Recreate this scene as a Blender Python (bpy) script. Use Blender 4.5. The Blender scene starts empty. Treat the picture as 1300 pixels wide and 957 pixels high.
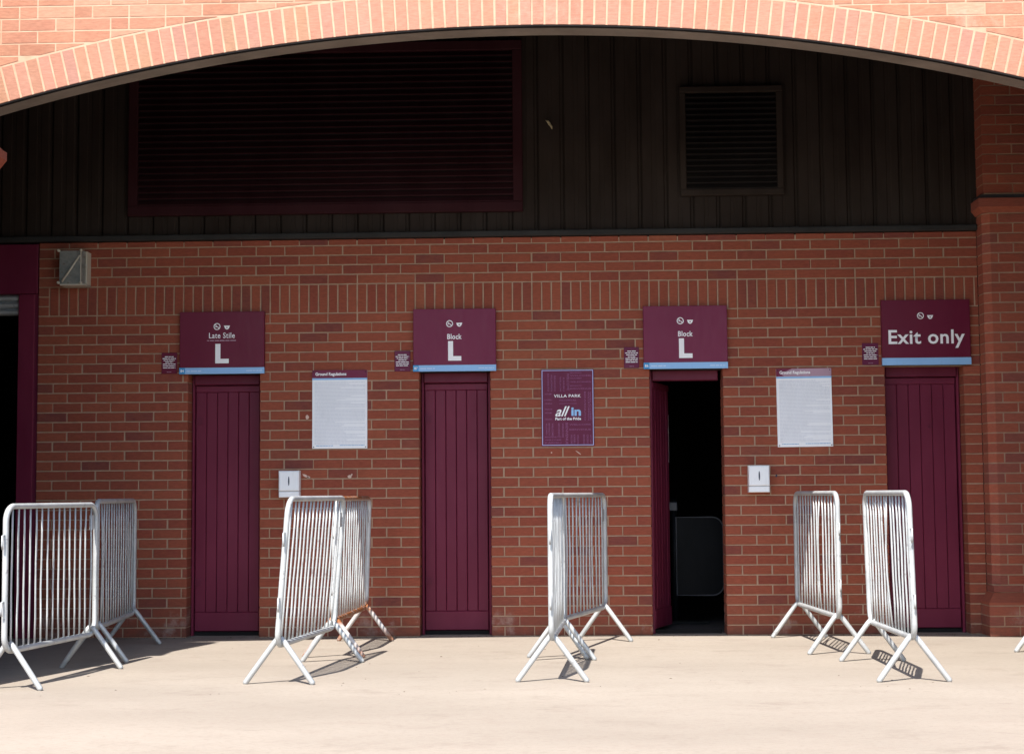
import bpy, math, random
from mathutils import Vector, Matrix
random.seed(7)
R = math.radians
scene = bpy.context.scene
col = scene.collection

# ------------------------------------------------------------------ camera
cam_d = bpy.data.cameras.new("camera"); cam = bpy.data.objects.new("camera", cam_d); col.objects.link(cam)
cam_d.sensor_fit = 'HORIZONTAL'; cam_d.sensor_width = 36; cam_d.lens = 2000 / 1300 * 36
cam_d.clip_start = 0.1; cam_d.clip_end = 2000
fw = Vector((-0.032206, 0.99674308, 0.07393248)).normalized()
rt = Vector((0.99943, 0.03286, -0.00758)); rt = (rt - fw * rt.dot(fw)).normalized()
up = rt.cross(fw)
m = Matrix((rt, up, -fw)).transposed().to_4x4(); m.translation = Vector((3.3815, -12.043, 1.0736))
cam.matrix_world = m
scene.camera = cam

# ------------------------------------------------------------------ light
SUN = Vector((0.19, 0.68, -1.0)).normalized()          # the way the light travels
elev = math.asin(-SUN.z); to_sun = -SUN
w = bpy.data.worlds.new("World"); scene.world = w; w.use_nodes = True
nt = w.node_tree; bg = nt.nodes["Background"]
sky = nt.nodes.new("ShaderNodeTexSky"); sky.sky_type = 'NISHITA'; sky.sun_disc = False
sky.sun_elevation = elev; sky.sun_rotation = math.atan2(to_sun.x, to_sun.y)
nt.links.new(sky.outputs[0], bg.inputs[0]); bg.inputs[1].default_value = 0.105
sl = bpy.data.lights.new("sun", 'SUN'); sl.energy = 3.4; sl.angle = R(0.5); sl.color = (1.0, 0.955, 0.90)
so = bpy.data.objects.new("sun", sl); col.objects.link(so); so.rotation_euler = SUN.to_track_quat('-Z', 'Y').to_euler()
so.location = (0, -20, 20)
vs = scene.view_settings; vs.view_transform = 'Standard'; vs.look = 'None'; vs.gamma = 1; vs.use_curve_mapping = False
vs.exposure = 1.68

# ------------------------------------------------------------------ helpers
class MB:
    """collects polygons, builds one mesh"""
    def __init__(s): s.v = []; s.f = []; s.a = []; s.smooth = False
    def add(s, vs_, fs, rnd=None):
        o = len(s.v); s.v += [tuple(p) for p in vs_]
        r = random.random() if rnd is None else rnd
        for f in fs: s.f.append([i + o for i in f]); s.a.append(r)
    def box(s, x0, x1, y0, y1, z0, z1):
        s.add([(x0,y0,z0),(x1,y0,z0),(x1,y1,z0),(x0,y1,z0),(x0,y0,z1),(x1,y0,z1),(x1,y1,z1),(x0,y1,z1)],
              [(0,3,2,1),(4,5,6,7),(0,1,5,4),(1,2,6,5),(2,3,7,6),(3,0,4,7)])
    def bbox(s, x0, x1, y0, y1, z0, z1, c=0.004):
        """box with bevelled front (-y) edges and front corners"""
        s.add([(x0+c,y0,z0+c),(x1-c,y0,z0+c),(x1-c,y0,z1-c),(x0+c,y0,z1-c),
               (x0,y0+c,z0),(x1,y0+c,z0),(x1,y0+c,z1),(x0,y0+c,z1),(x0,y1,z0),(x1,y1,z0),(x1,y1,z1),(x0,y1,z1)],
              [(0,1,2,3),(0,4,5,1),(1,5,6,2),(2,6,7,3),(3,7,4,0),(4,8,9,5),(5,9,10,6),(6,10,11,7),(7,11,8,4),(8,11,10,9)])
    def prism(s, poly, z0, z1, poly2=None, cap=True):
        n = len(poly); p2 = poly2 or poly
        fs = [(i, (i+1) % n, n + (i+1) % n, n + i) for i in range(n)]
        if cap: fs += [tuple(range(n))[::-1], tuple(range(n, 2*n))]
        s.add([(x,y,z0) for x,y in poly] + [(x,y,z1) for x,y in p2], fs)
    def tube(s, pts, r, n=8, closed=False, caps=True):
        pts = [Vector(p) for p in pts]; k = len(pts); rings = []
        rs = r if isinstance(r, (list, tuple)) else [r]*k
        prev = None
        for i, p in enumerate(pts):
            if closed: t = (pts[(i+1) % k] - pts[i-1])
            else: t = pts[min(i+1,k-1)] - pts[max(i-1,0)]
            t.normalize()
            if prev is None:
                a = Vector((0,1,0)) if abs(t.y) < .8 else Vector((1,0,0))
                u = (a - t*a.dot(t)).normalized()
            else:
                u = (prev - t*prev.dot(t)).normalized()
            prev = u; vv = t.cross(u)
            rings.append([p + (u*math.cos(2*math.pi*j/n) + vv*math.sin(2*math.pi*j/n))*rs[i] for j in range(n)])
        vs_ = [q for rg in rings for q in rg]; fs = []
        for i in range(k if closed else k-1):
            a = i*n; b = ((i+1) % k)*n
            for j in range(n): fs.append((a+j, a+(j+1) % n, b+(j+1) % n, b+j))
        if caps and not closed: fs += [tuple(range(n))[::-1], tuple(range((k-1)*n, k*n))]
        s.add(vs_, fs)
    def mesh(s, name, mat=None):
        me = bpy.data.meshes.new(name); me.from_pydata(s.v, [], s.f)
        at = me.attributes.new("rnd", 'FLOAT', 'FACE'); at.data.foreach_set("value", s.a)
        if s.smooth: me.polygons.foreach_set("use_smooth", [True]*len(s.f))
        if mat: me.materials.append(mat)
        me.update(); return me
    def build(s, name, mat, parent=None):
        return link(name, s.mesh(name, mat), parent)

def link(name, me, parent=None, loc=None):
    o = bpy.data.objects.new(name, me); col.objects.link(o)
    if parent is not None: o.parent = parent
    if loc is not None: o.location = loc
    return o
def tag(o, label, cat, group=None):
    o["label"] = label; o["category"] = cat
    if group: o["group"] = group
    if not (o.get("kind")): o["kind"] = "thing"
    return o
def thing(name, label, cat, loc=(0,0,0), rz=0, group=None):
    o = bpy.data.objects.new(name, None); col.objects.link(o); o.location = loc; o.rotation_euler = (0,0,rz)
    o.empty_display_size = .1
    return tag(o, label, cat, group)
def box(name, mat, parent, x0, x1, y0, y1, z0, z1, c=None):
    b = MB()
    if c: b.bbox(x0,x1,y0,y1,z0,z1,c)
    else: b.box(x0,x1,y0,y1,z0,z1)
    return b.build(name, mat, parent)

# ------------------------------------------------------------------ materials
class N:
    def __init__(s, name):
        s.m = bpy.data.materials.new(name); s.m.use_nodes = True; s.t = s.m.node_tree
        s.b = s.t.nodes["Principled BSDF"]
    def n(s, typ, **kw):
        o = s.t.nodes.new(typ)
        for k, v in kw.items(): setattr(o, k, v)
        return o
    def l(s, a, b): s.t.links.new(a, b)
    def val(s, sock, v):
        if hasattr(v, 'is_linked') or isinstance(v, bpy.types.NodeSocket): s.l(v, sock)
        else: sock.default_value = v
    def noise(s, scale, detail=4, rough=.55, coord=None, stretch=None):
        nz = s.n("ShaderNodeTexNoise"); nz.inputs["Scale"].default_value = scale
        nz.inputs["Detail"].default_value = detail; nz.inputs["Roughness"].default_value = rough
        c = coord if coord is not None else s.pos()
        if stretch:
            mp = s.n("ShaderNodeMapping"); mp.inputs["Scale"].default_value = stretch; s.l(c, mp.inputs[0]); c = mp.outputs[0]
        s.l(c, nz.inputs["Vector"]); return nz.outputs[0]
    def pos(s):
        if not hasattr(s, '_p'): s._p = s.n("ShaderNodeNewGeometry").outputs["Position"]
        return s._p
    def objc(s):
        return s.n("ShaderNodeTexCoord").outputs["Object"]
    def ramp(s, fac, stops, interp='LINEAR'):
        r = s.n("ShaderNodeValToRGB"); cr = r.color_ramp; cr.interpolation = interp
        while len(cr.elements) < len(stops): cr.elements.new(.5)
        for e, (p, c) in zip(cr.elements, stops):
            e.position = p; e.color = (c, c, c, 1) if isinstance(c, (int, float)) else (*c, 1)
        s.l(fac, r.inputs[0]); return r.outputs[0]
    def mix(s, fac, a, b, mode='MIX'):
        x = s.n("ShaderNodeMix", data_type='RGBA', blend_type=mode)
        s.val(x.inputs[0], fac)
        for sock, v in ((x.inputs[6], a), (x.inputs[7], b)):
            if isinstance(v, tuple): sock.default_value = (*v, 1) if len(v) == 3 else v
            else: s.l(v, sock)
        return x.outputs[2]
    def math(s, op, a, b=0.0, clamp=False):
        x = s.n("ShaderNodeMath", operation=op); x.use_clamp = clamp
        s.val(x.inputs[0], a); s.val(x.inputs[1], b); return x.outputs[0]
    def bump(s, h, strength=.3, dist=.002):
        b = s.n("ShaderNodeBump"); b.inputs["Strength"].default_value = strength; b.inputs["Distance"].default_value = dist
        s.l(h, b.inputs["Height"]); s.l(b.outputs[0], s.b.inputs["Normal"])
    def col(s, c):
        if isinstance(c, tuple): s.b.inputs["Base Color"].default_value = (*c, 1)
        else: s.l(c, s.b.inputs["Base Color"])
    def set(s, rough=.6, metal=0.0, spec=.5):
        s.b.inputs["Roughness"].default_value = rough; s.b.inputs["Metallic"].default_value = metal
        s.b.inputs["Specular IOR Level"].default_value = spec
        return s.m

def brick_material(name, stops, blotch, salt_low=False, salt=(.62,.55,.48)):
    k = N(name)
    a = k.n("ShaderNodeAttribute", attribute_name="rnd").outputs["Fac"]
    rnd = k.math('FRACT', k.math('ADD', a, k.n("ShaderNodeObjectInfo").outputs["Random"]))
    base = k.ramp(rnd, stops)
    n1 = k.noise(9, 5, .6)
    base = k.mix(k.ramp(n1, [(.38, 0.0), (.72, .55)]), base, blotch)
    n2 = k.noise(60, 3, .6, stretch=(.35, 1, 1.6))
    base = k.mix(.55, base, k.ramp(n2, [(.3, .55), (.7, 1.0)]), 'MULTIPLY')
    n4 = k.noise(1.1, 3, .5)
    base = k.mix(.6, base, k.ramp(n4, [(.3, .78), (.7, 1.0)]), 'MULTIPLY')
    if salt_low:
        z = k.n("ShaderNodeSeparateXYZ"); k.l(k.pos(), z.inputs[0])
        zz = k.ramp(k.math('MULTIPLY', z.outputs[2], 1.0), [(.10, 1.0), (.24, 0.0)])
        mk = k.ramp(k.noise(4.5, 6, .7), [(.53, 0.0), (.68, .4)])
        base = k.mix(k.math('MULTIPLY', zz, mk), base, salt)
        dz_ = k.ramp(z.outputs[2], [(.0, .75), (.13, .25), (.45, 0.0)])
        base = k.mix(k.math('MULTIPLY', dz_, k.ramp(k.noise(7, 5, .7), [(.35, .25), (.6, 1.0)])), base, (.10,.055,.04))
    else:
        mk = k.ramp(k.noise(3.2, 7, .72), [(.60, 0.0), (.76, .35)])
        base = k.mix(mk, base, salt)
    sp = k.ramp(k.noise(340, 2, .5), [(.66, 0.0), (.74, .5)])
    base = k.mix(sp, base, (.03, .02, .02))
    k.col(base)
    k.bump(k.math('ADD', k.noise(230, 4, .7), k.math('MULTIPLY', k.noise(45, 3), 1.2)), .55, .0025)
    return k.set(.85, 0, .25)

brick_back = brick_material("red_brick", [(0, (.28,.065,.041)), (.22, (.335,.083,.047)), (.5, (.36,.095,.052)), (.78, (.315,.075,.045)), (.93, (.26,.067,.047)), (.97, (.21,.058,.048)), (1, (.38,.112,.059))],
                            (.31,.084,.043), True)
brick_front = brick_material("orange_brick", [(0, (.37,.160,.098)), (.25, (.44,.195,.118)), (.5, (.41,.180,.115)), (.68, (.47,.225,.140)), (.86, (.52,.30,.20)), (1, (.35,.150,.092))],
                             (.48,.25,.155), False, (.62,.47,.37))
voussoir_m = brick_material("peach_brick", [(0, (.41,.205,.155)), (.2, (.445,.21,.142)), (.45, (.415,.22,.132)), (.7, (.45,.20,.135)), (.9, (.43,.225,.152)), (1, (.48,.23,.165))], (.45,.225,.152), False, (.52,.34,.25))
brick_pier = brick_material("pier_brick", [(0, (.36,.085,.050)), (.25, (.42,.106,.060)), (.55, (.45,.116,.064)), (.75, (.39,.104,.068)), (.9, (.30,.086,.066)), (1, (.43,.110,.062))],
                            (.31,.10,.065), True)

def mortar_material(name, c1, c2):
    k = N(name); n1 = k.noise(14, 5, .6)
    k.col(k.mix(k.ramp(n1, [(.35, 0.0), (.68, 1.0)]), c1, c2)); k.bump(k.noise(300, 3), .6, .002); return k.set(.95, 0, .1)
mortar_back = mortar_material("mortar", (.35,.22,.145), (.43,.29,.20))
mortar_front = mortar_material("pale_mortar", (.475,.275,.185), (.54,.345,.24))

def paint(name, c, rough=.45, var=.15, spec=.18):
    k = N(name); n = k.noise(2.3, 5, .6, stretch=(1.2, 1.2, .45)); n2 = k.noise(26, 4, .65, stretch=(1, 1, .3))
    d = tuple(x*(1-var) for x in c); l = tuple(min(1, x*(1+var)+.006) for x in c)
    b = k.mix(k.ramp(n, [(.3, 0.0), (.7, 1.0)]), d, l)
    b = k.mix(k.ramp(n2, [(.55, 0.0), (.8, .35)]), b, tuple(x*.75+.012 for x in c))
    k.col(b); k.l(k.ramp(n2, [(.3, rough-.06), (.7, rough+.1)]), k.b.inputs["Roughness"])
    k.bump(k.noise(120, 2), .12, .001); m_ = k.set(rough, 0, spec); return m_
maroon = paint("maroon_paint", (.140,.013,.036))
maroon_dark = paint("maroon_frame_paint", (.120,.011,.032))
maroon_louvre = paint("dull_maroon_paint", (.032,.007,.010), .75, .15, .08)
sign_maroon = paint("maroon_sign_print", (.165,.014,.050), .38, .05)
sign_dark = paint("dark_maroon_sign_print", (.130,.008,.030), .38, .05)
purple = paint("purple_print", (.125,.011,.047), .4, .08)
sky_blue = paint("pale_blue_print", (.29,.51,.80), .4, .04)
mid_blue = paint("mid_blue_print", (.06,.30,.60), .4, .04)
white = paint("white_print", (.90,.88,.88), .45, .03)
pale_blue_rim = paint("lilac_blue_print", (.42,.45,.72), .45, .08)
white_paper = paint("white_board", (.90,.90,.92), .4, .06)
grey_text = paint("grey_print", (.70,.71,.76), .5, .05)
faint_mauve = paint("faint_mauve_print", (.24,.075,.17), .5, .2)
faded_pink = paint("faded_pink_print", (.40,.25,.31), .5, .3)
white_plastic = paint("white_plastic", (.88,.885,.90), .3, .03)
dark_slot = paint("dark_slot", (.035,.045,.075), .5)
clad_m = paint("dark_brown_blocker", (.030,.0215,.0175), .85, .2, .03)
trim_m = paint("dark_grey_trim", (.030,.028,.027), .75, .2, .15)
louvre_m = paint("black_louvre", (.016,.012,.011), .8, .2, .08)
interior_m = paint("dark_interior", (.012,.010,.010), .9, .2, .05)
black_panel = paint("black_lacquer", (.005,.0055,.007), .4, .2, .06)
rim_m = paint("dull_metal_rim", (.075,.075,.085), .45, .2, .3)
dark_gap = paint("shadow_gap_black", (.008,.007,.007), .9)  # near-black for thresholds and the painted shade line under the arch
slate_m = paint("dark_slate", (.035,.028,.03), .8, .3, .2)
scrap_m = paint("pale_scrap", (.42,.36,.22), .8)
daub_m = paint("pale_daub", (.62,.44,.36), .9)
steel_lintel = paint("weathered_lintel", (.185,.155,.13), .75, .25, .2)

k = N("galvanised_steel")
n1 = k.noise(7, 5, .6); n2 = k.noise(38, 3, .55)
b_ = k.mix(k.ramp(n1, [(.3, 0.0), (.7, 1.0)]), (.34,.355,.36), (.48,.49,.485))
b_ = k.mix(k.ramp(n2, [(.60, 0.0), (.78, .5)]), b_, (.24,.255,.27))
sc = k.ramp(k.noise(16, 6, .75), [(.60, 0.0), (.66, .75)])
b_ = k.mix(sc, b_, (.22,.21,.21))
k.col(b_); k.bump(k.noise(150, 3), .2, .001); galv = k.set(.45, .25, .5)

k = N("rusted_galvanised_steel")
n1 = k.noise(9, 5, .6)
b_ = k.mix(k.ramp(n1, [(.3, 0.0), (.7, 1.0)]), (.42,.43,.44), (.58,.58,.57))
zz = k.n("ShaderNodeSeparateXYZ"); k.l(k.objc(), zz.inputs[0])
rz_ = k.ramp(k.math('DIVIDE', zz.outputs[2], 1.1), [(.03, .9), (.10, .15), (.19, .3), (.215, 1.0), (.25, 1.0), (.30, 0.0), (.93, 0.0), (.955, 1.0), (1, 1.0)])
rm = k.math('MULTIPLY', rz_, k.ramp(k.noise(22, 6, .7), [(.30, .25), (.50, 1.0)]))
b_ = k.mix(rm, b_, k.mix(k.noise(60, 4), (.20,.055,.015), (.33,.13,.04)))
k.col(b_); k.bump(k.noise(120, 4), .3, .001); rust = k.set(.62, .2, .4)

k = N("lamp_metal")
b_ = k.mix(k.ramp(k.noise(16, 5, .65), [(.35, 0.0), (.65, 1.0)]), (.20,.22,.21), (.36,.36,.33))
b_ = k.mix(k.ramp(k.noise(30, 4), [(.62, 0.0), (.7, .6)]), b_, (.20,.12,.07))
k.col(b_); k.bump(k.noise(60, 3), .3, .002); lamp_m = k.set(.45, .5, .5)
lamp_rod = paint("pale_metal_rod", (.50,.45,.37), .5, .1)

k = N("pavement_concrete")
n1 = k.noise(.55, 6, .6, stretch=(.6, 1.4, 1)); n2 = k.noise(6, 6, .65, stretch=(.8, 1.2, 1)); n3 = k.noise(130, 3, .6)
b_ = k.mix(k.ramp(n1, [(.32, 0.0), (.68, 1.0)]), (.238,.204,.167), (.296,.256,.211))
b_ = k.mix(k.ramp(n2, [(.52, 0.0), (.80, .5)]), b_, (.215,.17,.14))
b_ = k.mix(k.ramp(n3, [(.58, 0.0), (.74, .35)]), b_, (.20,.16,.13))
st = k.ramp(k.noise(2.1, 8, .74, stretch=(.9, 1.5, 1)), [(.55, 0.0), (.70, .5)])
b_ = k.mix(st, b_, (.165,.13,.105))
n5 = k.noise(38, 5, .7, stretch=(.7, 1.3, 1))
b_ = k.mix(k.ramp(n5, [(.36, .42), (.50, 0.0)]), b_, (.20,.162,.13))
b_ = k.mix(k.ramp(k.noise(420, 2, .5), [(.64, 0.0), (.70, .5)]), b_, (.12,.10,.085))
k.col(b_); k.bump(k.math('ADD', n3, n2), .5, .003); pave_m = k.set(.9, 0, .2)

# ------------------------------------------------------------------ ground
me = MB(); me.add([(-60,-7.5,0),(70,-7.5,0),(70,30,0),(-60,30,0)], [(0,1,2,3)])
pv = me.build("pavement", pave_m); pv["kind"] = "structure"
me = MB(); me.box(-60, 70, -7.65, -7.502, -.11, .002); kb = me.build("kerb", pave_m); kb["kind"] = "structure"
k = N("unseen_asphalt"); k.col(k.ramp(k.noise(60, 5, .7), [(.3, .040), (.7, .065)])); k.bump(k.noise(200, 3), .6, .004); unseen_asphalt = k.set(.9, 0, .2)
me = MB(); me.add([(-300,-400,-.11),(300,-400,-.11),(300,-7.6,-.11),(-300,-7.6,-.11)], [(0,1,2,3)])
rd = me.build("unseen_road", unseen_asphalt); rd["kind"] = "structure"  # dark surface added out of view, to cut ground bounce on the upper wall

# ------------------------------------------------------------------ back wall
C = .075; B = .225
W0, W1, WT = -.685, 6.552, 3.06
openings = [(.490,1.048,2.02), (2.280,2.825,2.02), (4.045,4.602,2.02), (5.832,6.425,2.03)]
wall = thing("brick_wall", "long shaded red brick wall with four maroon turnstile doors and a soldier course", "wall", (3, .1, 0))
def wparent(o): o.parent = wall; o.matrix_parent_inverse = Matrix.Translation((-3, -.1, 0)); return o

core = MB()
xs = [W0] + [v for o in openings for v in (o[0]-.006, o[1]+.006)] + [W1]
for i in range(0, len(xs), 2): core.box(xs[i], xs[i+1], .006, .205, 0, 2.02)
core.box(W0, W1, .006, .205, 2.02, WT-.02)
core.box(-5, -2.74, .0, .205, 0, WT-.02)
wparent(core.build("mortar_bed", mortar_back))

_bm = {}
def brick_mesh(wd, ht, dp, mat):
    key = (round(wd,3), round(ht,3), round(dp,3), mat.name)
    if key not in _bm:
        b = MB(); b.bbox(-wd/2, wd/2, 0, dp, -ht/2, ht/2, .0035); b.a = [0]*len(b.a)
        _bm[key] = b.mesh("brick", mat)
    return _bm[key]

bricks = []    # (x0,x1,z0,z1,depth,kind)
def row_intervals(z0, z1):
    iv = [(W0, W1, True, True)]
    for a, b, h in openings:
        if z0 < h - .02:
            out = []
            for (p, q, e0, e1) in iv:
                if a > p and b < q: out += [(p, a, e0, True), (b, q, True, e1)]
                else: out.append((p, q, e0, e1))
            iv = out
    return iv
for r in range(0, 41):
    z0 = r*C + .005; z1 = min((r+1)*C - .005, WT-.012)
    if 33 <= r <= 35: continue
    for p, q, _, _ in row_intervals(z0, z1):
        off = 0 if r % 2 == 0 else B/2
        kx = math.floor((p-off)/B) - 1
        x = off + kx*B
        jit = random.uniform(-.004, .004)
        edges = []
        while x < q + B:
            a = max(x + .005 + jit*0, p); b = min(x + B - .005, q)
            if b - a > .03: edges.append([a, b])
            elif b - a > 0 and edges and a > p + .01: edges[-1][1] = b
            x += B
        # merge slivers at the start
        if edges and edges[0][0] > p + .011: edges[0][0] = p
        for a, b in edges:
            near_open = any(abs(a-o[1]) < .002 or abs(b-o[0]) < .002 for o in openings) and z0 < 2.02
            j1, j2 = random.uniform(-.0022,.0022), random.uniform(-.0022,.0022)
            bricks.append((a+j1 if a > p+.001 else a, b+j2 if b < q-.001 else b, z0, z1, .2 if near_open else .03))
camp = Vector((3.3815, -12.043, 1.0736))
signs_px = [(.432,1.088,2.012,2.491), (2.237,2.872,2.012,2.495), (4.0,4.639,2.012,2.496), (5.808,6.476,2.02,2.52),
            (1.457,1.879,1.43,2.03), (5.0,5.43,1.41,2.01), (3.216,3.617,1.43,2.02)]
def visible(bk):
    cx, cz = (bk[0]+bk[1])/2, (bk[2]+bk[3])/2
    if any(s[0] < cx < s[1] and s[2] < cz < s[3] for s in signs_px): return False
    return bk[1]-bk[0] > .2 and bk[4] < .1
full = [b for b in bricks if visible(b)]
full.sort(key=lambda b: (Vector(((b[0]+b[1])/2, 0, (b[2]+b[3])/2)) - camp).length)
single = set(full[:300])
rest = MB()
for bk in bricks:
    x0, x1, z0, z1, dp = bk
    y0 = random.uniform(-.0018, .0018)
    if bk in single:
        o = link("brick", brick_mesh(x1-x0, z1-z0, dp, brick_back), wall, ((x0+x1)/2-3, y0-.1, (z0+z1)/2))
        o.rotation_euler = (random.gauss(0,.006), random.gauss(0,.0035), random.gauss(0,.004))
    else:
        rest.bbox(x0, x1, y0, dp+y0, z0, z1, .0035)
ro = wparent(rest.build("brickwork", brick_back)); ro["kind"] = "stuff"
# soldier course and the three short bricks at its left end
n = int((W1+.585)/C)
for i in range(n+1):
    x0 = -.600 + i*C + .0055; x1 = min(x0 + C - .011, W1)
    if x1 - x0 < .02: continue
    o = link("soldier_brick", brick_mesh(x1-x0, .2145, .03, brick_back), wall, ((x0+x1)/2-3, random.uniform(-.002,.002)-.1, 2.5875))
    o.rotation_euler = (random.gauss(0,.004), random.gauss(0,.005), random.gauss(0,.01))
for i in range(3):
    link("brick", brick_mesh(.079, .065, .03, brick_back), wall, (-.6455-3, -.1, 2.4755+C*i+.0375))
# lintel strip of brick under the soldier course over each door is hidden by the signs: steel plate
for a, b, h in openings:
    wparent(box("door_lintel", trim_m, None, a-.02, b+.02, .004, .2, h-.008, h+.012))
# pale daubs and a plug hole on the brick face
def daub(pts, mat=daub_m, y=-.004):
    b = MB(); n_ = len(pts); b.add([(x,y,z) for x,z in pts] + [(x,.004,z) for x,z in pts], [tuple(range(n_))[::-1]] + [(i,(i+1)%n_,n_+(i+1)%n_,n_+i) for i in range(n_)])
    wparent(b.build("pale_daub", mat))
def blob(cx, cz, rx, rz, rot=0):
    return [(cx + rx*math.cos(t)*random.uniform(.75,1.1)*math.cos(rot) - rz*math.sin(t)*math.sin(rot), cz + rx*math.cos(t)*math.sin(rot) + rz*math.sin(t)*random.uniform(.8,1.1)*math.cos(rot)) for t in [i*2*math.pi/9 for i in range(9)]]
daub(blob(1.405,1.222,.03,.009,-.5)); daub(blob(1.425,1.212,.014,.011))
daub(blob(1.742,1.215,.016,.014)); daub(blob(1.756,1.226,.014,.006,.9))
daub(blob(1.415,1.672,.014,.019)); daub(blob(3.495,1.384,.03,.004,-.6)); daub(blob(3.29,1.386,.006,.006))
daub(blob(4.995,1.195,.008,.011), dark_slot)

# ------------------------------------------------------------------ dark cladding above the wall
clad = thing("metal_cladding", "dark brown ribbed metal cladding above the brick wall", "cladding", (3, 0, 3.05))
def cp(o): o.parent = clad; o.matrix_parent_inverse = Matrix.Translation((-3, 0, -3.05)); return o
b = MB(); b.box(-5, 9.2, .07, .12, 3.04, 4.9); cp(b.build("backing_sheet", clad_m))
pm = MB()
pm.prism([(-.097,.016),(-.085,.0),(-.02,.0),(-.014,.004),(.014,.004),(.02,.0),(.072,.0),(.084,.016),(.099,.016),(.099,.06),(-.097,.06)], 0, 1.80)
pm.a = [0]*len(pm.a); pmesh = pm.mesh("cladding_panel", clad_m)
x = -3.0
while x < 6.5:
    link("cladding_panel", pmesh, clad, (x+.1-3, .004+random.uniform(-.002,.002), .052)); x += .2
b = MB(); b.bbox(-5, W1-.002, -.045, .07, 3.052, 3.094, .006); cp(b.build("drip_trim", trim_m))
b = MB(); b.box(W1, 9.2, .0, .2, 0, 4.9); cp(b.build("end_sheet", clad_m))

def louvre(name, label, x0, x1, z0, z1, fr, nsl, fm, sm, grp):
    t = thing(name, label, "louvre", ((x0+x1)/2, 0, z0), 0, grp)
    ox, oz = (x0+x1)/2, z0
    W = (x1-x0)/2; H = z1-z0
    b = MB(); b.bbox(-W, W, -.05, .0, 0, fr, .005); b.bbox(-W, W, -.05, .0, H-fr, H, .005)
    b.bbox(-W, -W+fr, -.047, .0, fr+.0005, H-fr-.0005, .005); b.bbox(W-fr, W, -.047, .0, fr+.0005, H-fr-.0005, .005)
    b.build("louvre_frame", fm, t)
    box("backing", interior_m, t, -W+.01, W-.01, -.006, .002, .01, H-.01)
    step = (H-2*fr)/nsl
    s = MB(); hw = W-fr-.002
    s.add([(-hw,-.044,0),(hw,-.044,0),(hw,-.044,.010),(-hw,-.044,.010),(-hw,-.010,step*.95),(hw,-.010,step*.95),(hw,-.010,step*.95-.008),(-hw,-.010,step*.95-.008)],
          [(0,1,2,3),(3,2,5,4),(4,5,6,7),(7,6,1,0),(0,3,4,7),(1,6,5,2)])
    s.a = [0]*len(s.a); ms = s.mesh("slat", sm)
    for i in range(nsl): link("slat", ms, t, (0, 0, fr + i*step))
    return t
louvre("louvre_grille", "wide dark maroon louvre grille on the dark cladding at upper left", .017, 3.087, 3.245, 4.585, .075, 24, maroon_louvre, maroon_louvre, "louvre grilles on the cladding")
louvre("louvre_grille", "small black square louvre grille on the dark cladding at upper right", 4.300, 5.092, 3.345, 4.195, .048, 17, clad_m, louvre_m, "louvre grilles on the cladding")
b = MB(); b.tube([(3.270,-.01,3.955),(3.285,-.018,3.945),(3.298,-.014,3.925),(3.312,-.02,3.905),(3.318,-.012,3.885)], [.004,.010,.011,.009,.003], 6)
tag(b.build("stuck_scrap", scrap_m), "small curled pale scrap stuck on the dark cladding", "scrap")

# ------------------------------------------------------------------ room behind and roof over the recess
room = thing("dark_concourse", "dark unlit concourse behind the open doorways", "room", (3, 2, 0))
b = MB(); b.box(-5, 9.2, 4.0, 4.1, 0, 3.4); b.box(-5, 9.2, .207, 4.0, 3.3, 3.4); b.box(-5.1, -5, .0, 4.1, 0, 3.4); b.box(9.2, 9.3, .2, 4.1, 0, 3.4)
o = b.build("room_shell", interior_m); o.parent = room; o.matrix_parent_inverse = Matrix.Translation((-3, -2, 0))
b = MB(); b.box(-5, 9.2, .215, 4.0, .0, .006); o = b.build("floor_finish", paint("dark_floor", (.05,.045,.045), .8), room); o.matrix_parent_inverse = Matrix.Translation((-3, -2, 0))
roof = MB(); roof.box(-2.9, 10.6, -2.49, .2, 4.9, 5.0)
roof.box(-3.0, -2.9, -2.49, .0, 0, 4.9); roof.box(9.3, 9.4, -2.49, .2, 0, 4.9)
o = roof.build("recess_roof", clad_m); tag(o, "dark soffit and side walls enclosing the recess behind the arch", "roof")

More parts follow.
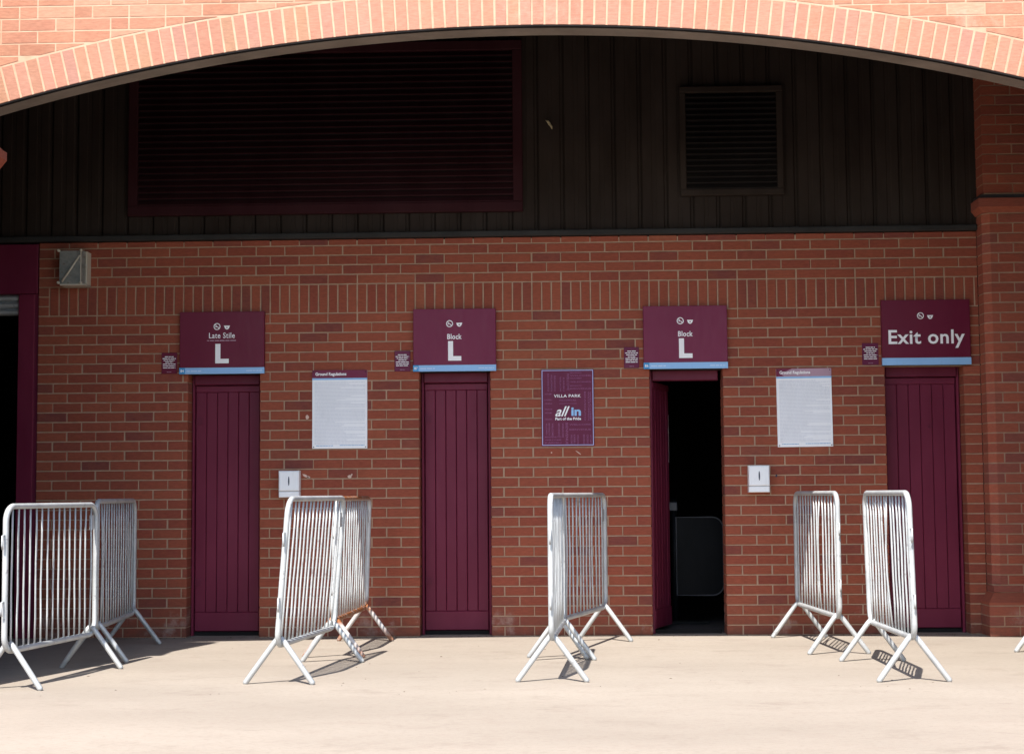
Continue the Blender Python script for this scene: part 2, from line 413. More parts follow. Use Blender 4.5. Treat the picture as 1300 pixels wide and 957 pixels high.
# ------------------------------------------------------------------ turnstile doors
def plank_mesh(wd, ht):
    b = MB(); b.bbox(-wd/2, wd/2, 0, .03, 0, ht, .004); b.a = [0]*len(b.a); return b.mesh("plank", maroon)
def door(x0, x1, h, label, open_=0.0):
    t = thing("turnstile_doorway", label, "door", ((x0+x1)/2, .1, 0), 0, "maroon turnstile doors")
    W = (x1-x0)/2 - .004; yb = .03
    H = h - .006; hh = .078
    b = MB(); j = .020
    b.bbox(-W, -W+j, yb, .10, .0, H, .004); b.build("jamb", maroon, t)
    if not open_: b = MB(); b.bbox(W-j, W, yb, .10, .0, H, .004); b.build("jamb", maroon, t)
    box("head_rail", maroon_dark, t, -W+j+.001, W-j-.001, yb-.022, .098, H-hh, H, .006)
    hinge = bpy.data.objects.new("leaf", None); col.objects.link(hinge); hinge.parent = t
    hinge.location = (-W+j+.004, yb+.022, .035); hinge.rotation_euler = (0, 0, open_)
    LW = 2*(W-j) - .010; LH = H - hh - .040
    box("top_rail", maroon, hinge, 0, LW, -.004, .034, LH-.05, LH, .004)
    box("bottom_rail", maroon, hinge, 0, LW, -.004, .034, 0, .145, .005)
    np_ = 6; pw = LW/np_
    pm_ = plank_mesh(pw-.003, LH-.0505-.1455)
    for i in range(np_):
        link("plank", pm_, hinge, (pw*(i+.5), .003+random.uniform(-.0012,.0012), .1455))
    for zz_ in (.35, LH-.3):
        box("hinge_plate", maroon_dark, hinge, .004, .05, -.009, -.0045, zz_, zz_+.05)
    b = MB(); b.box(-W+j, W-j, yb+.03, .098, .0, .03); b.build("threshold", dark_gap, t)
    return t, hinge, LW, LH
d1 = door(*openings[0], "closed maroon plank door under the Late Stile sign")
d2 = door(*openings[1], "closed maroon plank door under the Block L sign, between white notice and purple poster")
d3 = door(*openings[2], "open maroon door swung into the dark turnstile doorway", R(72))
d4 = door(*openings[3], "closed maroon plank door under the Exit only sign")
# bolt head on the exit door, lock strip on the open leaf
b = MB(); b.tube([(0,-.012,0),(0,0,0)], .012, 8); o = b.build("bolt_head", maroon_dark, d4[1], ); o.location = (d4[2]*.62, .003, 1.53)
box("lock_strip", white_plastic, d3[1], d3[2]+.001, d3[2]+.009, .004, .020, 1.28, 1.66)

# turnstile inside the open doorway
ts = thing("turnstile", "black turnstile with rounded panel inside the open doorway", "turnstile", (4.5, 1.0, 0))
def rrect(x0, x1, z0, z1, r, y=0, seg=6, corners=(1,1,1,1)):
    pts = []
    for (cx, cz, a0), on in zip(((x1-r,z1-r,0),(x0+r,z1-r,90),(x0+r,z0+r,180),(x1-r,z0+r,270)), corners):
        if on:
            for i in range(seg+1):
                a = R(a0 + 90*i/seg); pts.append((cx + r*math.cos(a), y, cz + r*math.sin(a)))
        else:
            a = R(a0+45); pts.append((cx + (r if math.cos(a) > 0 else -r), y, cz + (r if math.sin(a) > 0 else -r)))
    return pts
pts = rrect(-.20, .185, .235, .872, .09, 0, 6, (1,0,0,1))
b = MB(); n_ = len(pts); b.add(pts + [(x,.04,z) for x,y,z in pts], [tuple(range(n_)), tuple(range(2*n_-1,n_-1,-1))] + [(i,n_+i,n_+(i+1)%n_,(i+1)%n_) for i in range(n_)])
b.build("panel", black_panel, ts)
b = MB(); b.smooth = True; b.tube([(x,-.004,z) for x,y,z in pts], .006, 6, closed=True); b.build("rim", rim_m, ts)
b = MB(); b.smooth = True; b.tube([(-.215,.02,.0),(-.215,.02,1.02)], .022, 10); b.build("post", black_panel, ts)
box("foot_plate", black_panel, ts, -.30, .06, -.08, .12, 0.007, .03)
box("card_reader", rim_m, ts, -.29, -.19, -.03, .05, .925, .995, .006)

# ------------------------------------------------------------------ shuttered doorway at the left end of the wall
sd = thing("shutter_doorway", "dark doorway with maroon steel frame and raised roller shutter at the left edge", "doorway", (-1.7, 0, 0))
box("header_panel", maroon_dark, sd, -1.04, 1.008, -.012, .18, 2.652, 3.04, .005)
box("jamb", maroon, sd, .858, .985, -.004, .19, 0, 2.649, .005)
box("jamb_flange", maroon_dark, sd, .986, 1.012, .012, .19, 0, 2.649)
box("jamb", maroon, sd, -1.04, -.90, -.004, .19, 0, 2.649, .005)
for i in range(3):
    b = MB(); z = 2.490 + i*.055
    pr = [(0,.0),(-.030,.010),(-.038,.0275),(-.012,.045),(0,.0535)]
    b.add([(-.899,.05+y,z+dz) for y,dz in pr] + [(.857,.05+y,z+dz) for y,dz in pr] + [(-.899,.066,z),(.857,.066,z),(-.899,.066,z+.0535),(.857,.066,z+.0535)],
          [(i_,i_+5,i_+6,i_+1) for i_ in range(4)] + [(10,11,5,0),(4,9,13,12)])
    b.build("shutter_slat", galv, sd)

# ------------------------------------------------------------------ right-hand brick pilaster
pil = thing("brick_pilaster", "red brick pilaster with string course and plinth at the right edge", "pilaster", (7.0, -.1, 0))
def pp(o): o.parent = pil; o.matrix_parent_inverse = Matrix.Translation((-7.0, .1, 0)); return o
PX, PR, PF = 6.553, 7.9, -.20
def poly_chamf(x0, x1, yf, c, inset=0):
    return [(x0+inset, .0), (x0+inset, yf+c+inset*.4), (x0+c+inset*.4, yf+inset), (x1, yf+inset), (x1, .0)]
b = MB(); b.prism(poly_chamf(PX, PR, PF, .05, .005), .0, 3.2)
b.prism([(PX+.012,.0),(PX+.012,PF+.005),(PR,PF+.005),(PR,.0)], 3.2, 4.88)
pp(b.build("mortar_bed", mortar_back))
def pier_row(z0, z1, r, x0, yf, c, nm="brick"):
    x = x0; first = True
    lens = [.215 if r % 2 == 0 else .1025] + [.215]*6
    for L in lens:
        x1 = min(x+L, PR)
        if x1 - x < .02: break
        b = MB()
        if first:
            pl = ([(x, -.002), (x, yf+c), (x+c, yf), (x1, yf), (x1, yf+.09), (x+.08, -.002)] if c else [(x,-.002),(x,yf),(x1,yf),(x1,yf+.09),(x+.08,-.002)])
            b.prism(pl, z0, z1)
        else:
            b.bbox(x, x1, yf, yf+.03, z0, z1, .0035)
        o = pp(b.build(nm, brick_pier)); o.location.y += random.uniform(-.002,.002)
        x = x1 + .010; first = False
for r in range(0, 3): pier_row(r*C+.005, (r+1)*C-.005, r, PX-.05, PF-.05, 0, "plinth_brick")
# sloping plinth top
b = MB(); a_ = [(PX-.05,-.002),(PX-.05,PF-.05),(PR,PF-.05),(PR,-.002)]; c_ = [(PX,-.002),(PX,PF),(PR,PF),(PR,-.002)]
b.prism(a_, .230, .250); b.prism(a_, .2501, .318, c_); pp(b.build("plinth_slope", brick_pier))
b = MB(); b.prism([(PX-.045,-.0),(PX-.045,PF-.045),(PR,PF-.045),(PR,0)], 0, .24); pp(b.build("plinth_mortar", mortar_back))
for r in range(4, 42):
    z0 = max(r*C+.005, .323); z1 = (r+1)*C-.005
    pier_row(z0, z1, r, PX, PF, 0.0 if r < 5 else .05)
b = MB(); q = [(PX-.006,-.002),(PX-.006,PF-.004),(PR,PF-.004),(PR,-.002)]; q2 = [(PX-.036,-.002),(PX-.036,PF-.032),(PR,PF-.032),(PR,-.002)]
b.prism(q, 3.155, 3.195, q2); b.prism(q2, 3.1951, 3.261); pp(b.build("string_course", brick_pier))
b = MB(); b.prism([(PX-.02,-.002),(PX-.02,PF-.02),(PR,PF-.02),(PR,-.002)], 3.262, 3.290); pp(b.build("slate_course", slate_m))
for r in range(44, 64): pier_row(r*C+.005, (r+1)*C-.005, r, PX+.008, PF, 0)

# ------------------------------------------------------------------ front arch wall
AX, AZ, AR = 3.179, -8.169, 12.068
YF = -2.70
RING = .222
def zin(x): return AZ + math.sqrt(AR*AR - (x-AX)**2)
def zex(x): return AZ + math.sqrt((AR+RING)**2 - (x-AX)**2)
aw = thing("arch_wall", "sunlit orange brick front wall with wide segmental arch across the top", "wall", (AX, YF, 0))
def ap(o): o.parent = aw; o.matrix_parent_inverse = Matrix.Translation((-AX, -YF, 0)); return o
XL, XR = -.95, 2*AX+.95
N_ = 120
b = MB()
for i in range(N_):
    xa = XL + (XR-XL)*i/N_; xb = XL + (XR-XL)*(i+1)/N_
    za, zb = zin(xa)+.004, zin(xb)+.004; y0, y1 = YF+.2005, YF+.2095
    b.add([(xa,y0,za),(xb,y0,zb),(xb,y0,4.89),(xa,y0,4.89),(xa,y1,za),(xb,y1,zb),(xb,y1,4.89),(xa,y1,4.89)], [(0,1,2,3),(5,4,7,6),(4,5,1,0),(3,2,6,7)], 0)
ap(b.build("bounce_blocker", clad_m))  # added dark sheet, unseen, cuts bounce onto the top of the back wall
b = MB()
top = 6.2
for i in range(N_):
    xa = XL + (XR-XL)*i/N_; xb = XL + (XR-XL)*(i+1)/N_
    za, zb = zin(xa)+.002, zin(xb)+.002
    y0, y1 = YF+.0018, YF+.2
    b.add([(xa,y0,za),(xb,y0,zb),(xb,y0,top),(xa,y0,top),(xa,y1,za),(xb,y1,zb),(xb,y1,top),(xa,y1,top)], [(0,1,2,3),(5,4,7,6),(4,5,1,0),(3,2,6,7)], 0)
b.box(-6, XL, YF+.0018, YF+.2, 0, top); b.box(XR, 13, YF+.0018, YF+.2, 0, top)
ap(b.build("mortar_bed", mortar_front))
b = MB()
for i in range(N_):
    xa = XL + (XR-XL)*i/N_; xb = XL + (XR-XL)*(i+1)/N_
    za, zb = zin(xa), zin(xb); y0, y1 = YF+.040, YF+.19
    b.add([(xa,y0,za-.010),(xb,y0,zb-.010),(xb,y1,zb-.010),(xa,y1,za-.010),(xa,y0,za+.001),(xb,y0,zb+.001),(xb,y1,zb+.001),(xa,y1,za+.001)], [(0,3,2,1),(0,1,5,4),(2,3,7,6)], 0)
ap(b.build("arch_lintel", steel_lintel))
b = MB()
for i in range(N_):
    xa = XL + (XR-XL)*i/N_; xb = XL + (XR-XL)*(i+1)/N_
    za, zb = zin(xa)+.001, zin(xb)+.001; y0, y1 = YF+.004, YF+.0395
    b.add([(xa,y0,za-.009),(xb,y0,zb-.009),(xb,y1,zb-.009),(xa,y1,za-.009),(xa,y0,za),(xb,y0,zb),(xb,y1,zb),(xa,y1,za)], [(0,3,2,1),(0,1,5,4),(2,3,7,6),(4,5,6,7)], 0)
ap(b.build("shadow_strip", dark_gap))  # black strip standing in for the shade under the arch brick edge
vm = MB()
vw = .0325
kk = (AR+RING-.005)/AR
vm.bbox(-vw, vw, 0, .05, .0, RING-.006, .003); vm.a = [0]*len(vm.a)
vm.v = [(x*(1 + z/AR), y, z) for x, y, z in vm.v]
vme = vm.mesh("voussoir", voussoir_m)
na = int(math.asin((XR-AX)/AR) / (.075/AR))
for i in range(-na, na+1):
    th = i*.075/AR
    o = link("voussoir", vme, aw, (AR*math.sin(th), random.uniform(-.001,.001), AZ + AR*math.cos(th)))
    o.rotation_euler = (random.gauss(0,.004), th + random.gauss(0,.004), random.gauss(0,.006))
# courses above the ring, cut to its curve
FC = .0768; zref = 3.908 + .005
def front_brick(a, b_, z0, z1):
    n_ = 24; ax = [a + (b_-a)*i/n_ for i in range(n_+1)]
    lo = [max(z0, zex(x)+.006) for x in ax]
    if z1 - min(lo) < .008: return
    pts = []
    for x, z in zip(ax, lo):
        if z < z1 - .001: pts.append((x, z))
    if len(pts) < 2: return
    if pts[0][0] > a: pts.insert(0, (pts[0][0], z1-.001))
    if pts[-1][0] < b_: pts.append((pts[-1][0], z1-.001))
    pts += [(pts[-1][0], z1), (pts[0][0], z1)]
    m_ = MB(); n2 = len(pts); m_.add([(x,YF,z) for x,z in pts] + [(x,YF+.04,z) for x,z in pts], [tuple(range(n2))] + [(i,n2+i,n2+(i+1)%n2,(i+1)%n2) for i in range(n2)])
    m_.a = [0]*len(m_.a)
    o = ap(m_.build("brick", brick_front)); o.location.y += random.uniform(-.0006,.0006)
big = MB()
for r in range(-9, 22):
    z0 = zref + r*FC + .004; z1 = z0 + FC - .010
    x = -1.6 + (B/2 if r % 2 else 0)
    while x < 8.2:
        L = B/2 if random.random() < .14 else B
        a, b_ = x, x + L - .010
        inview = -.35 < a < 1.9 and z1 < 4.35 or 5.0 < a < 6.7 and z1 < 4.25 or 1.5 < a < 5.2 and z1 < 4.2
        if zex(a if a > AX else b_) < z1 + .02 and (XL+.05 < a and b_ < XR-.05 or z0 > 3.1):
            if inview: front_brick(a, b_, z0, z1)
            elif z0 > zex(min(max(AX,a),b_)) + .005: big.bbox(a, b_, YF+random.uniform(-.001,.001), YF+.04, z0, z1, .003)
        x += L
for r in range(0, 41):
    z0 = r*FC + .005; z1 = z0 + FC - .010
    for xs_, xe in ((-3.0, XL), (XR, 9.4)):
        x = xs_ - (B/2 if r % 2 else 0)
        while x < xe - .03:
            a, b_ = max(x, xs_), min(x+B-.010, xe)
            if b_-a > .03: big.bbox(a, b_, YF+random.uniform(-.001,.001), YF+.04, z0, z1, .003)
            x += B
o = ap(big.build("brickwork", brick_front)); o["kind"] = "stuff"

# ------------------------------------------------------------------ buttress piers in front of the arch springings
def buttress(x0, x1, label, inner):
    t = thing("brick_buttress", label, "pier", ((x0+x1)/2, -3.15, 0), 0, "buttress piers beside the arch")
    ox, oy = (x0+x1)/2, -3.15; W = (x1-x0)/2
    b = MB(); b.box(-W+.005, W-.005, -.245, .34, 0, 3.1); b.box(-W+.005, W-.005, -.245, -.13, 3.1, 4.3); b.build('mortar_bed', mortar_back, t)  # shaft above the capital added out of view, to block a sliver of sun
    b = MB()
    for r in [q for q in range(57) if q not in (40, 41, 42)]:
        z0, z1 = r*C+.005, (r+1)*C-.005
        x = -W - (B/2 if r % 2 else 0)
        while x < W - .01:
            a, e = max(x, -W), min(x+B-.01, W)
            if e-a > .03: b.bbox(a, e, -.25, -.2, z0, z1, .003)
            x += B
        for sx in (-1, 1):
            y = -.19 + (.11 if r % 2 else 0)
            while y < (.33 if r < 40 else -.15):
                e = min(y+B-.01, .35 if r < 40 else -.125); xa, xb = sorted((sx*W, sx*(W-.03))); b.box(xa, xb, y, e, z0, z1); y += B
    o = b.build("brickwork", brick_pier, t); o["kind"] = "stuff"
    b = MB()
    s_ = lambda e: [(-W-e,-.25-e),(W+e,-.25-e),(W+e,.35),(-W-e,.35)]
    b.prism(s_(.005), 3.03, 3.09, s_(.055)); b.prism(s_(.055), 3.0901, 3.14); b.prism(s_(.045), 3.1401, 3.185, s_(.0)); b.build("capital", brick_back, t)
buttress(-1.9, .0, "brick buttress pier whose capital corner shows at the left edge", 1)
buttress(2*AX, 2*AX+1.9, "brick buttress pier beside the right springing of the arch", -1)

# ------------------------------------------------------------------ signs
def text(s, x0, z0, x1, z1, y, mat, parent, name="lettering", bold=.02, shear=0, spacing=1.0):
    cu = bpy.data.curves.new(name, 'FONT'); cu.body = s; cu.offset = bold; cu.shear = shear; cu.space_character = spacing
    cu.size = 1; cu.resolution_u = 3
    tmp = bpy.data.objects.new("tmp", cu); col.objects.link(tmp)
    dg = bpy.context.evaluated_depsgraph_get(); dg.update()
    me = bpy.data.meshes.new_from_object(tmp.evaluated_get(dg))
    bpy.data.objects.remove(tmp)
    vx = [v.co.x for v in me.vertices]; vy = [v.co.y for v in me.vertices]
    ax, bx, ay, by = min(vx), max(vx), min(vy), max(vy)
    for v in me.vertices:
        v.co = Vector((x0 + (v.co.x-ax)/(bx-ax)*(x1-x0), y, z0 + (v.co.y-ay)/(by-ay)*(z1-z0)))
    me.materials.clear(); me.materials.append(mat); me.name = name
    o = link(name, me, parent); return o
def bars(rows, y, mat, parent, name="fine_print"):
    """rows: (x0, x1, z, height) filled with word-like dashes"""
    b = MB()
    for x0, x1, z, h in rows:
        x = x0
        while x < x1 - .002:
            L = min(random.uniform(1.6, 5.5)*h*1.3, x1-x)
            b.add([(x,y,z),(x+L,y,z),(x+L,y,z+h),(x,y,z+h)], [(0,1,2,3)])
            x += L + h*.75
    return b.build(name, mat, parent)

def icon_smoke(cx, cz, r, y, t):
    b = MB(); n_ = 20
    for i in range(n_):
        a0, a1 = 2*math.pi*i/n_, 2*math.pi*(i+1)/n_
        b.add([(cx+r*math.cos(a0),y,cz+r*math.sin(a0)),(cx+r*.76*math.cos(a0),y,cz+r*.76*math.sin(a0)),(cx+r*.76*math.cos(a1),y,cz+r*.76*math.sin(a1)),(cx+r*math.cos(a1),y,cz+r*math.sin(a1))], [(0,1,2,3)])
    def bar(dx, dz, L, wd, ang):
        c, s = math.cos(ang), math.sin(ang)
        b.add([(cx+dx+u*c-v*s, y-.0002, cz+dz+u*s+v*c) for u, v in ((-L,-wd),(L,-wd),(L,wd),(-L,wd))], [(0,1,2,3)])
    bar(0, 0, r*.8, r*.11, R(-42)); bar(-r*.1, -r*.12, r*.5, r*.10, 0.0)
    b.build("no_smoking_icon", white, t)
def icon_bowl(cx, cz, wd, h, y, t):
    b = MB(); n_ = 10
    p = [(cx-wd/2,y,cz+h/2),(cx+wd/2,y,cz+h/2)] + [(cx+wd*.42*math.cos(a),y,cz+h*.35-h*.85*math.sin(a)) for a in [math.pi*i/n_ for i in range(1,n_)]]
    b.add(p, [tuple(range(len(p)))[::-1]]); b.build("camera_dome_icon", white, t)
    b = MB(); p = [(cx+h*.17*math.cos(a),y-.0003,cz+h*.17*math.sin(a)) for a in [2*math.pi*i/8 for i in range(8)]]; b.add(p, [tuple(range(8))]); b.build("icon_lens", sign_dark, t)

def sign(x0, x1, z0, z1, label, UW, UH, mat, kind, num=None):
    t = thing("turnstile_sign", label, "sign", ((x0+x1)/2, 0, z0), 0, "maroon signs over the turnstile doors")
    W = (x1-x0)/2; H = z1-z0; yb = -.040
    X = lambda u: -W + u/UW*2*W
    Z = lambda v: H - v/UH*H
    b = MB(); b.bbox(-W, W, yb, -.004, 0, H, .003); b.build("board", mat, t)
    y = yb - .0012
    s0 = 70 if UH < 79 else 72.3
    b = MB(); b.box(X(0)-.0005, X(UW)+.0005, yb-.003, yb+.02, -.001, Z(s0)); b.build("blue_strip", sky_blue, t)
    if kind == 'exit':
        icon_smoke(X(50.5), Z(20), .026, y, t); icon_bowl(X(63), Z(21.8), .047, .030, y, t)
        text("Exit only", X(8.5), Z(60.5), X(107), Z(37.5), y, white, t, bold=.018, spacing=1.06)
        return t
    icon_smoke(X(47), Z(18.6), .0265, y, t); icon_bowl(X(59.5), Z(20), .047, .030, y, t)
    if kind == 'late':
        text("Late Stile", X(37), Z(33.3), X(69.5), Z(26.3), y, white, t, bold=.010, spacing=1.08)
        bars([(X(34.5), X(71), Z(36.8), .0070)], y, faded_pink, t)
    else:
        text("Block", X(44), Z(38.0), X(62.6), Z(31.4), y, white, t, bold=.018, spacing=1.05)
    text("L", X(45), Z(64.6), X(62), Z(40.3), y, white, t, "block_letter", bold=.045)
    box("number_square", mid_blue, t, X(0)-.001, X(7), yb-.0045, yb+.02, -.0012, Z(s0)+.0002)
    text(num, X(1.4), .012, X(5.8), .033, yb-.0055, white, t, "number")
    bars([(X(9), X(28), .017, .008), (X(84), X(104), .018, .007)], yb-.0036, paint("pale_strip_print", (.55,.68,.88), .5, .03), t)
    return t
sign(.432, 1.088, 2.012, 2.491, "maroon sign reading Late Stile over a large white L", 106.5, 77.5, sign_dark, 'late', "84")
sign(2.237, 2.872, 2.014, 2.493, "maroon Block L sign above the closed door left of the purple poster", 106.5, 77.5, sign_maroon, 'block', "87")
sign(4.000, 4.639, 2.016, 2.496, "maroon Block L sign above the dark open doorway", 106.5, 77.5, sign_maroon, 'block', "86")
sign(5.808, 6.476, 2.026, 2.521, "large maroon sign reading Exit only at the right", 114.5, 81, sign_dark, 'exit')

def plaque(x0, x1, z0, z1, label):
    t = thing("small_plaque", label, "plaque", ((x0+x1)/2, 0, z0), 0, "small maroon notices beside the door signs")
    W = (x1-x0)/2; H = z1-z0
    b = MB(); b.bbox(-W, W, -.008, .0035, 0, H, .002); b.build("plate", purple if x0 > 2 else sign_dark, t)
    wds = (.56,.86,.72,.5,.82,.8,.8)
    bars([(-W*wd_, W*wd_, H*(.79-.088*i), H*.034) for i, wd_ in enumerate(wds)], -.0095, white, t)
    bars([(-W*.3, W*.3, H*.07, H*.02)], -.0095, faded_pink, t, "small_line")
plaque(.284,.405,2.018,2.180, "small maroon notice plaque left of the Late Stile sign")
plaque(2.090,2.211,2.018,2.176, "small maroon notice plaque left of the Block L sign over the closed door")
plaque(3.852,3.966,2.026,2.186, "small maroon notice plaque left of the Block L sign over the open doorway")
plaque(5.663,5.786,2.031,2.197, "small maroon notice plaque left of the Exit only sign")

def regulations(x0, x1, z0, z1, label, tilt, faded):
    t = thing("notice_board", label, "notice", ((x0+x1)/2, 0, z0), 0, "white ground regulations notices")
    t.rotation_euler = (0, tilt, 0)
    W = (x1-x0)/2; H = z1-z0
    b = MB(); b.bbox(-W, W, -.012, .002, 0, H, .002); b.build("board", white_paper, t)
    hz = H*.90
    b = MB(); b.box(-W, W, -.0135, -.008, hz, H+.0005); b.build("header", faded_pink if faded else sign_maroon, t)
    if faded:
        b = MB()
        p = [(-W,hz),(-W+.06,hz+.004),(-W+.035,hz+.02),(-W+.075,hz+.04),(-W+.12,H+.0006),(-W-.0005,H+.0006)]
        b.add([(x,-.0145,z) for x,z in p] + [(x,-.01,z) for x,z in p], [tuple(range(6))] + [(i,6+i,6+(i+1)%6,(i+1)%6) for i in range(6)]); b.build("unfaded_patch", sign_maroon, t)
    b = MB(); b.box(-W, W, -.0132, -.008, hz-.014, hz-.0005); b.build("blue_line", sky_blue, t)
    text("Ground Regulations", -W+.025, hz+.012, W-.16, hz+.044, -.0157, white, t, bold=.03)
    rows = []; z = hz - .035
    while z > .03:
        rows.append((-W+.018, W-.015 if random.random() < .75 else W*random.uniform(-.2,.7), z, .0045)); z -= .0105
    bars(rows, -.0131, grey_text, t)
    bars([(-W+.03, -.05, .020, .004), (0, W-.02, .022, .004)], -.0131, mid_blue, t, "footer_print")
    for sx in (-1, 1):
        for zz_ in (.012, H-.012):
            b = MB(); b.tube([(sx*(W-.012),-.018,zz_),(sx*(W-.012),-.012,zz_)], .004, 8); b.build("screw", trim_m, t)
regulations(1.455,1.879,1.430,2.031, "white ground regulations notice with maroon header, left of centre", 0, False)
regulations(5.010,5.428,1.413,2.008, "slightly tilted white regulations notice with faded pink header, right of open doorway", -.006, True)

po = thing("welcome_poster", "purple welcome poster with word pattern and all in lettering", "poster", (3.4165, 0, 1.433))
W, H = .2005, .588
b = MB(); b.bbox(-W, W, -.012, .002, 0, H, .002); b.build("board", purple, po)
b = MB()
for (xa, xb, za, zb) in ((-W+.004,W-.004,.006,.0115),(-W+.004,W-.004,H-.0115,H-.006),(-W+.004,-W+.0095,.0116,H-.0116),(W-.0095,W-.004,.0116,H-.0116)):
    b.add([(xa,-.0135,za),(xb,-.0135,za),(xb,-.0135,zb),(xa,-.0135,zb)], [(0,1,2,3)])
b.build("border_line", pale_blue_rim, po)
PX_ = lambda u: -W + (u-140)/(648-140)*2*W
PZ_ = lambda v: H - (v-110)/(845-110)*H
y = -.0135
text("VILLA PARK", PX_(262), PZ_(379), PX_(522), PZ_(351), y, white, po, bold=.016, spacing=1.1)
text("WELCOMES ALL", PX_(312), PZ_(414), PX_(480), PZ_(398), y, faint_mauve, po)
box("rule_line", faint_mauve, po, PX_(312), PX_(482), -.0134, -.012, PZ_(440), PZ_(436))
text("all", PX_(274), PZ_(561), PX_(414), PZ_(464), y, white, po, "script_lettering", bold=.014, shear=.45)
text("in", PX_(428), PZ_(556), PX_(522), PZ_(476), y, sky_blue, po, bold=.035)
text("Part of the Pride", PX_(274), PZ_(596), PX_(522), PZ_(570), y, white, po, bold=.03)
def vtext(s, u0, v0, u1, v1, mat=faint_mauve):
    cx, cz = (PX_(u0)+PX_(u1))/2, (PZ_(v0)+PZ_(v1))/2; w_, h_ = abs(PZ_(v0)-PZ_(v1)), abs(PX_(u1)-PX_(u0))
    o = text(s, -w_/2, -h_/2, w_/2, h_/2, 0, mat, po, "pattern_word", bold=.01); o.location = (cx, y+.0003, cz); o.rotation_euler = (0, R(90), 0)
def htext(s, u0, v0, u1, v1): text(s, PX_(u0), PZ_(v1), PX_(u1), PZ_(v0), y+.0003, faint_mauve, po, "pattern_word", bold=.01)
vtext("WELCOME", 388, 150, 412, 312); vtext("BIENVENUE", 372, 622, 396, 832)
for i, u in enumerate((200, 232, 264, 318, 350)): vtext(("BENVENUTO","WILLKOMMEN","BIENVENIDO","WELKOM","KARIBU")[i], u, 150+10*i, u+16, 320)
for i, u in enumerate((180, 206, 238, 300, 338)): vtext(("WILLKOMMEN","BENVENUTO","WELCOME","BIENVENIDO","WELKOM")[i], u, 625, u+16, 735+6*i)
for i, u in enumerate((420, 448, 482, 540, 575, 605)): vtext(("WELCOME","KARIBU","WELKOM","BIENVENUE","CROESO","WITAMY")[i], u, 735, u+18, 825)
for i, v in enumerate((138, 165, 190, 225, 262, 290)): htext(("BIENVENIDO","WELCOME","WILLKOMMEN","WELKOMMEN","BENVENUTO","BIENVENUE")[i], 420, v, 625 if i % 2 else 530, v+13)
for i, v in enumerate((340, 395, 430, 485, 520, 580)): htext(("WITAMY","KARIBU","CROESO","WELKOM","WITAMY","CROESO")[i], 172, v, 244, v+14)
for i, v in enumerate((632, 680)): htext(("WELCOME","BIENVENUE")[i], 408, v, 618, v+14)
for i, v in enumerate((750, 778, 805)): htext(("BENVENUTO","WELCOME","KARIBU")[i], 172, v, 330, v+13)
for i, u in enumerate((555, 590, 608)): vtext(("BENVENUTO","WILLKOMMEN","WELCOME")[i], u, 325, u+14, 600)

# ------------------------------------------------------------------ white wall boxes
def wall_box(x, z, label):
    t = thing("wall_dispenser", label, "wall box", (x, 0, z), 0, "white boxes on the brick wall")
    W, H = .0785, .2
    b = MB(); b.bbox(-W, W, -.085, .002, .045, H, .008); b.build("cover", white_plastic, t)
    b = MB(); b.bbox(-W, W, -.078, .002, -.002, .0415, .006); b.build("base", white_plastic, t)
    b = MB(); p = [(.0055*math.cos(a),-.0862,.122+.036*math.sin(a)) for a in [2*math.pi*i/14 for i in range(14)]]; b.add(p, [tuple(range(14))]); b.build("slot", dark_slot, t)
    box("seam", dark_slot, t, -W+.002, W-.002, -.070, -.01, .0416, .0449)
wall_box(1.2885, 1.062, "white wall dispenser with dark slot behind the left barriers, left of notice")
wall_box(4.8555, 1.074, "white wall dispenser with dark slot beside the open doorway")

# ------------------------------------------------------------------ bulkhead lamp
lp = thing("bulkhead_lamp", "grey metal bulkhead lamp with diagonal bar on the wall at upper left", "lamp", (-.385, 0, 2.70))
b = MB(); b.prism([(-.092,-.15),(.075,-.15),(.096,-.10),(.096,.0),(-.092,.0)], .008, .262); b.build("housing", lamp_m, lp)
box("side_lip", lamp_rod, lp, .097, .108, -.10, .0, .0, .262)
box("bottom_lip", lamp_rod, lp, -.085, .108, -.155, .0, -.006, .006)
box("front_edge", lamp_rod, lp, .071, .078, -.154, -.149, .02, .25)
b = MB(); b.smooth = True; b.tube([(-.068,-.160,.022),(.068,-.160,.225)], .0075, 8); b.build("diagonal_bar", lamp_rod, lp)
for sx in (-.095, .079):
    for sz in (.014, .262):
        b = MB(); b.smooth = True; b.tube([(sx,-.178,sz),(sx,-.172,sz),(sx,-.155,sz)], [.006,.011,.011], 10); b.build("knob", lamp_rod, lp)

# ------------------------------------------------------------------ loose grit along the foot of the wall
b = MB(); rg = random.Random(21)
for i in range(420):
    x = rg.uniform(-.7, 6.5); y = -abs(rg.gauss(0, .05)) - .006 if i < 330 else rg.uniform(-3.6, -.1); r_ = rg.uniform(.0025, .0075)
    n_ = 5; a0 = rg.uniform(0, 6.28); e_ = rg.uniform(.5, 1.6); hgt = r_*rg.uniform(.35, .9)
    ring = [(x + r_*e_*math.cos(a0+2*math.pi*j/n_)*rg.uniform(.7,1.2), y + r_*math.sin(a0+2*math.pi*j/n_)*rg.uniform(.7,1.2), .001) for j in range(n_)]
    b.add(ring + [(x, y, hgt)], [(j, (j+1) % n_, n_) for j in range(n_)])
k = N("grit"); ga = k.n("ShaderNodeAttribute", attribute_name="rnd").outputs["Fac"]
k.col(k.ramp(ga, [(0, (.05,.04,.03)), (.4, (.13,.10,.075)), (.8, (.09,.055,.03)), (1, (.30,.25,.20))])); grit_m = k.set(.9, 0, .1)
go = b.build("grit", grit_m); go["kind"] = "stuff"; go["label"] = "loose grit and leaf crumbs scattered along the foot of the brick wall"; go["category"] = "grit"

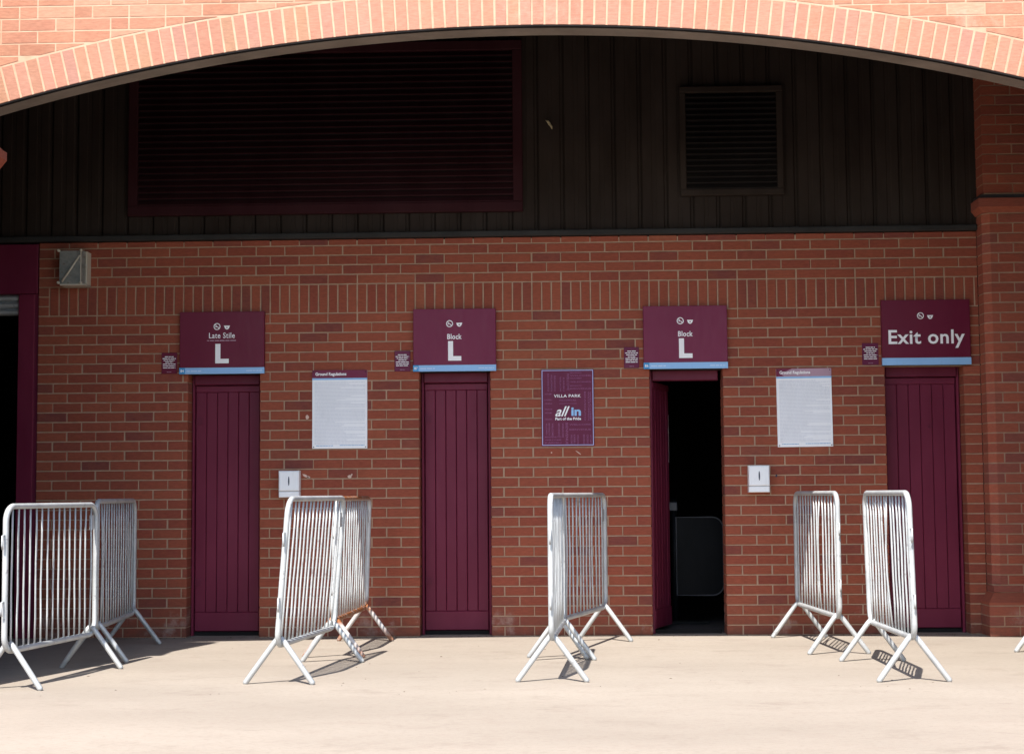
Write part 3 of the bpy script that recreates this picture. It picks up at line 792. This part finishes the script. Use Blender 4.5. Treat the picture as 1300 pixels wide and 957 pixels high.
# ------------------------------------------------------------------ crowd barriers
def barrier_meshes(L, nb, mat, seed, H0, H1, lean):
    rnd = random.Random(seed); hw = L/2
    def tilt(b): b.v = [(x, y - (z-H0)*lean, z) for x, y, z in b.v]
    out = {}
    b = MB(); b.smooth = True; b.tube(rrect(-hw, hw, H0, H1, .085, 0, 7), .0168, 10, closed=True); tilt(b); out['frame'] = b.mesh("frame", mat)
    bar_list = []
    for i in range(nb):
        x = -hw + L*(i+1)/(nb+1)
        bend = rnd.choice([0]*5 + [1])*rnd.uniform(-.035,.035); bt = rnd.uniform(-.006,.006)
        b = MB(); b.smooth = True; pts = []
        for j in range(6):
            u = j/5; pts.append((x + bt*(u-.5) + bend*math.sin(math.pi*u), rnd.uniform(-.002,.002) + bend*.6*math.sin(math.pi*u), H0+.012 + (H1-H0-.024)*u))
        b.tube(pts, .0060, 6); tilt(b); bar_list.append(b.mesh("bar", galv))
    out['bars'] = bar_list
    return out
def leg_mesh(mat, sx, sy, hw):
    b = MB(); b.smooth = True
    x = sx*(hw-.055)
    b.tube([(x,sy*.006,.262),(x,sy*.03,.235),(x+sx*.01,sy*.195,.012),(x+sx*.01,sy*.205,.002)], [.0155,.0165,.0165,.012], 9)
    return b.mesh("leg", mat)
def barrier(near, far, label, nb=15, mat=None, seed=1, lean=0.0, H0=.245, H1=1.062):
    mat = mat or galv
    a, c = Vector((*near, 0)), Vector((*far, 0)); d = c - a
    L = d.length + .11
    mid = (a+c)/2
    t = thing("crowd_barrier", label, "barrier", mid, math.atan2(d.y, d.x), "crowd barriers standing in front of the turnstiles")
    ms = barrier_meshes(L, nb, mat, seed, H0, H1, lean)
    link("frame", ms['frame'], t)
    for q in ms['bars']: link("bar", q, t)
    for sx in (-1, 1):
        for sy in (-1, 1): link("leg", leg_mesh(mat, sx, sy, L/2), t)
    for z in (.46, .83):     # hooks on the near post, eyes on the far one
        b = MB(); b.smooth = True; x = -L/2
        k_ = -(z-H0)*lean; b.tube([(x-.012,k_,z+.035),(x-.040,k_,z+.030),(x-.042,k_,z-.02),(x-.036,k_,z-.045)], .006, 6); b.build("hook", mat, t)
        b = MB(); b.smooth = True; x = L/2
        b.tube([(x+.014,k_,z+.03),(x+.034,k_,z+.02),(x+.034,k_,z-.02),(x+.014,k_,z-.03)], .006, 6); b.build("eye", mat, t)
    k_ = -(.93-H0)*lean
    b = MB(); b.box(L/2-.085, L/2-.035, k_-.004, k_+.004, .87, .96)
    b.build("name_plate", mat, t)
    return t
barrier((.255,-3.20), (.40,-2.14), "leftmost crowd barrier, standing across the corner in the sun", 15, seed=1, H0=.215, H1=1.025)
barrier((.335,-1.80), (.225,-.55), "shaded crowd barrier at left, close behind the leftmost one", 15, seed=2, H0=.225, H1=1.045)
barrier((1.745,-2.98), (1.875,-1.82), "crowd barrier in front of the rusty one, with bent bars", 15, seed=3, lean=.08, H0=.22, H1=1.055)
barrier((1.845,-1.52), (1.905,-.36), "crowd barrier with rusty orange top and bottom rails", 14, mat=rust, seed=4, lean=.03, H1=1.05)
barrier((3.305,-2.92), (3.37,-1.76), "crowd barrier at centre seen almost end on, nearest to the viewer", 15, seed=5)
barrier((3.335,-1.63), (3.665,-.45), "crowd barrier at centre, set behind the end-on one near the poster", 14, seed=6)
barrier((5.19,-1.44), (5.11,-.24), "half shaded crowd barrier close to the wall below the tilted notice", 14, seed=7)
barrier((5.345,-2.98), (5.325,-1.90), "sunlit crowd barrier in front of the exit door, the nearest at right", 14, seed=8, lean=-.02)
barrier((6.62,-2.50), (6.575,-1.36), "crowd barrier mostly beyond the right edge with one foot showing", 14, seed=9)
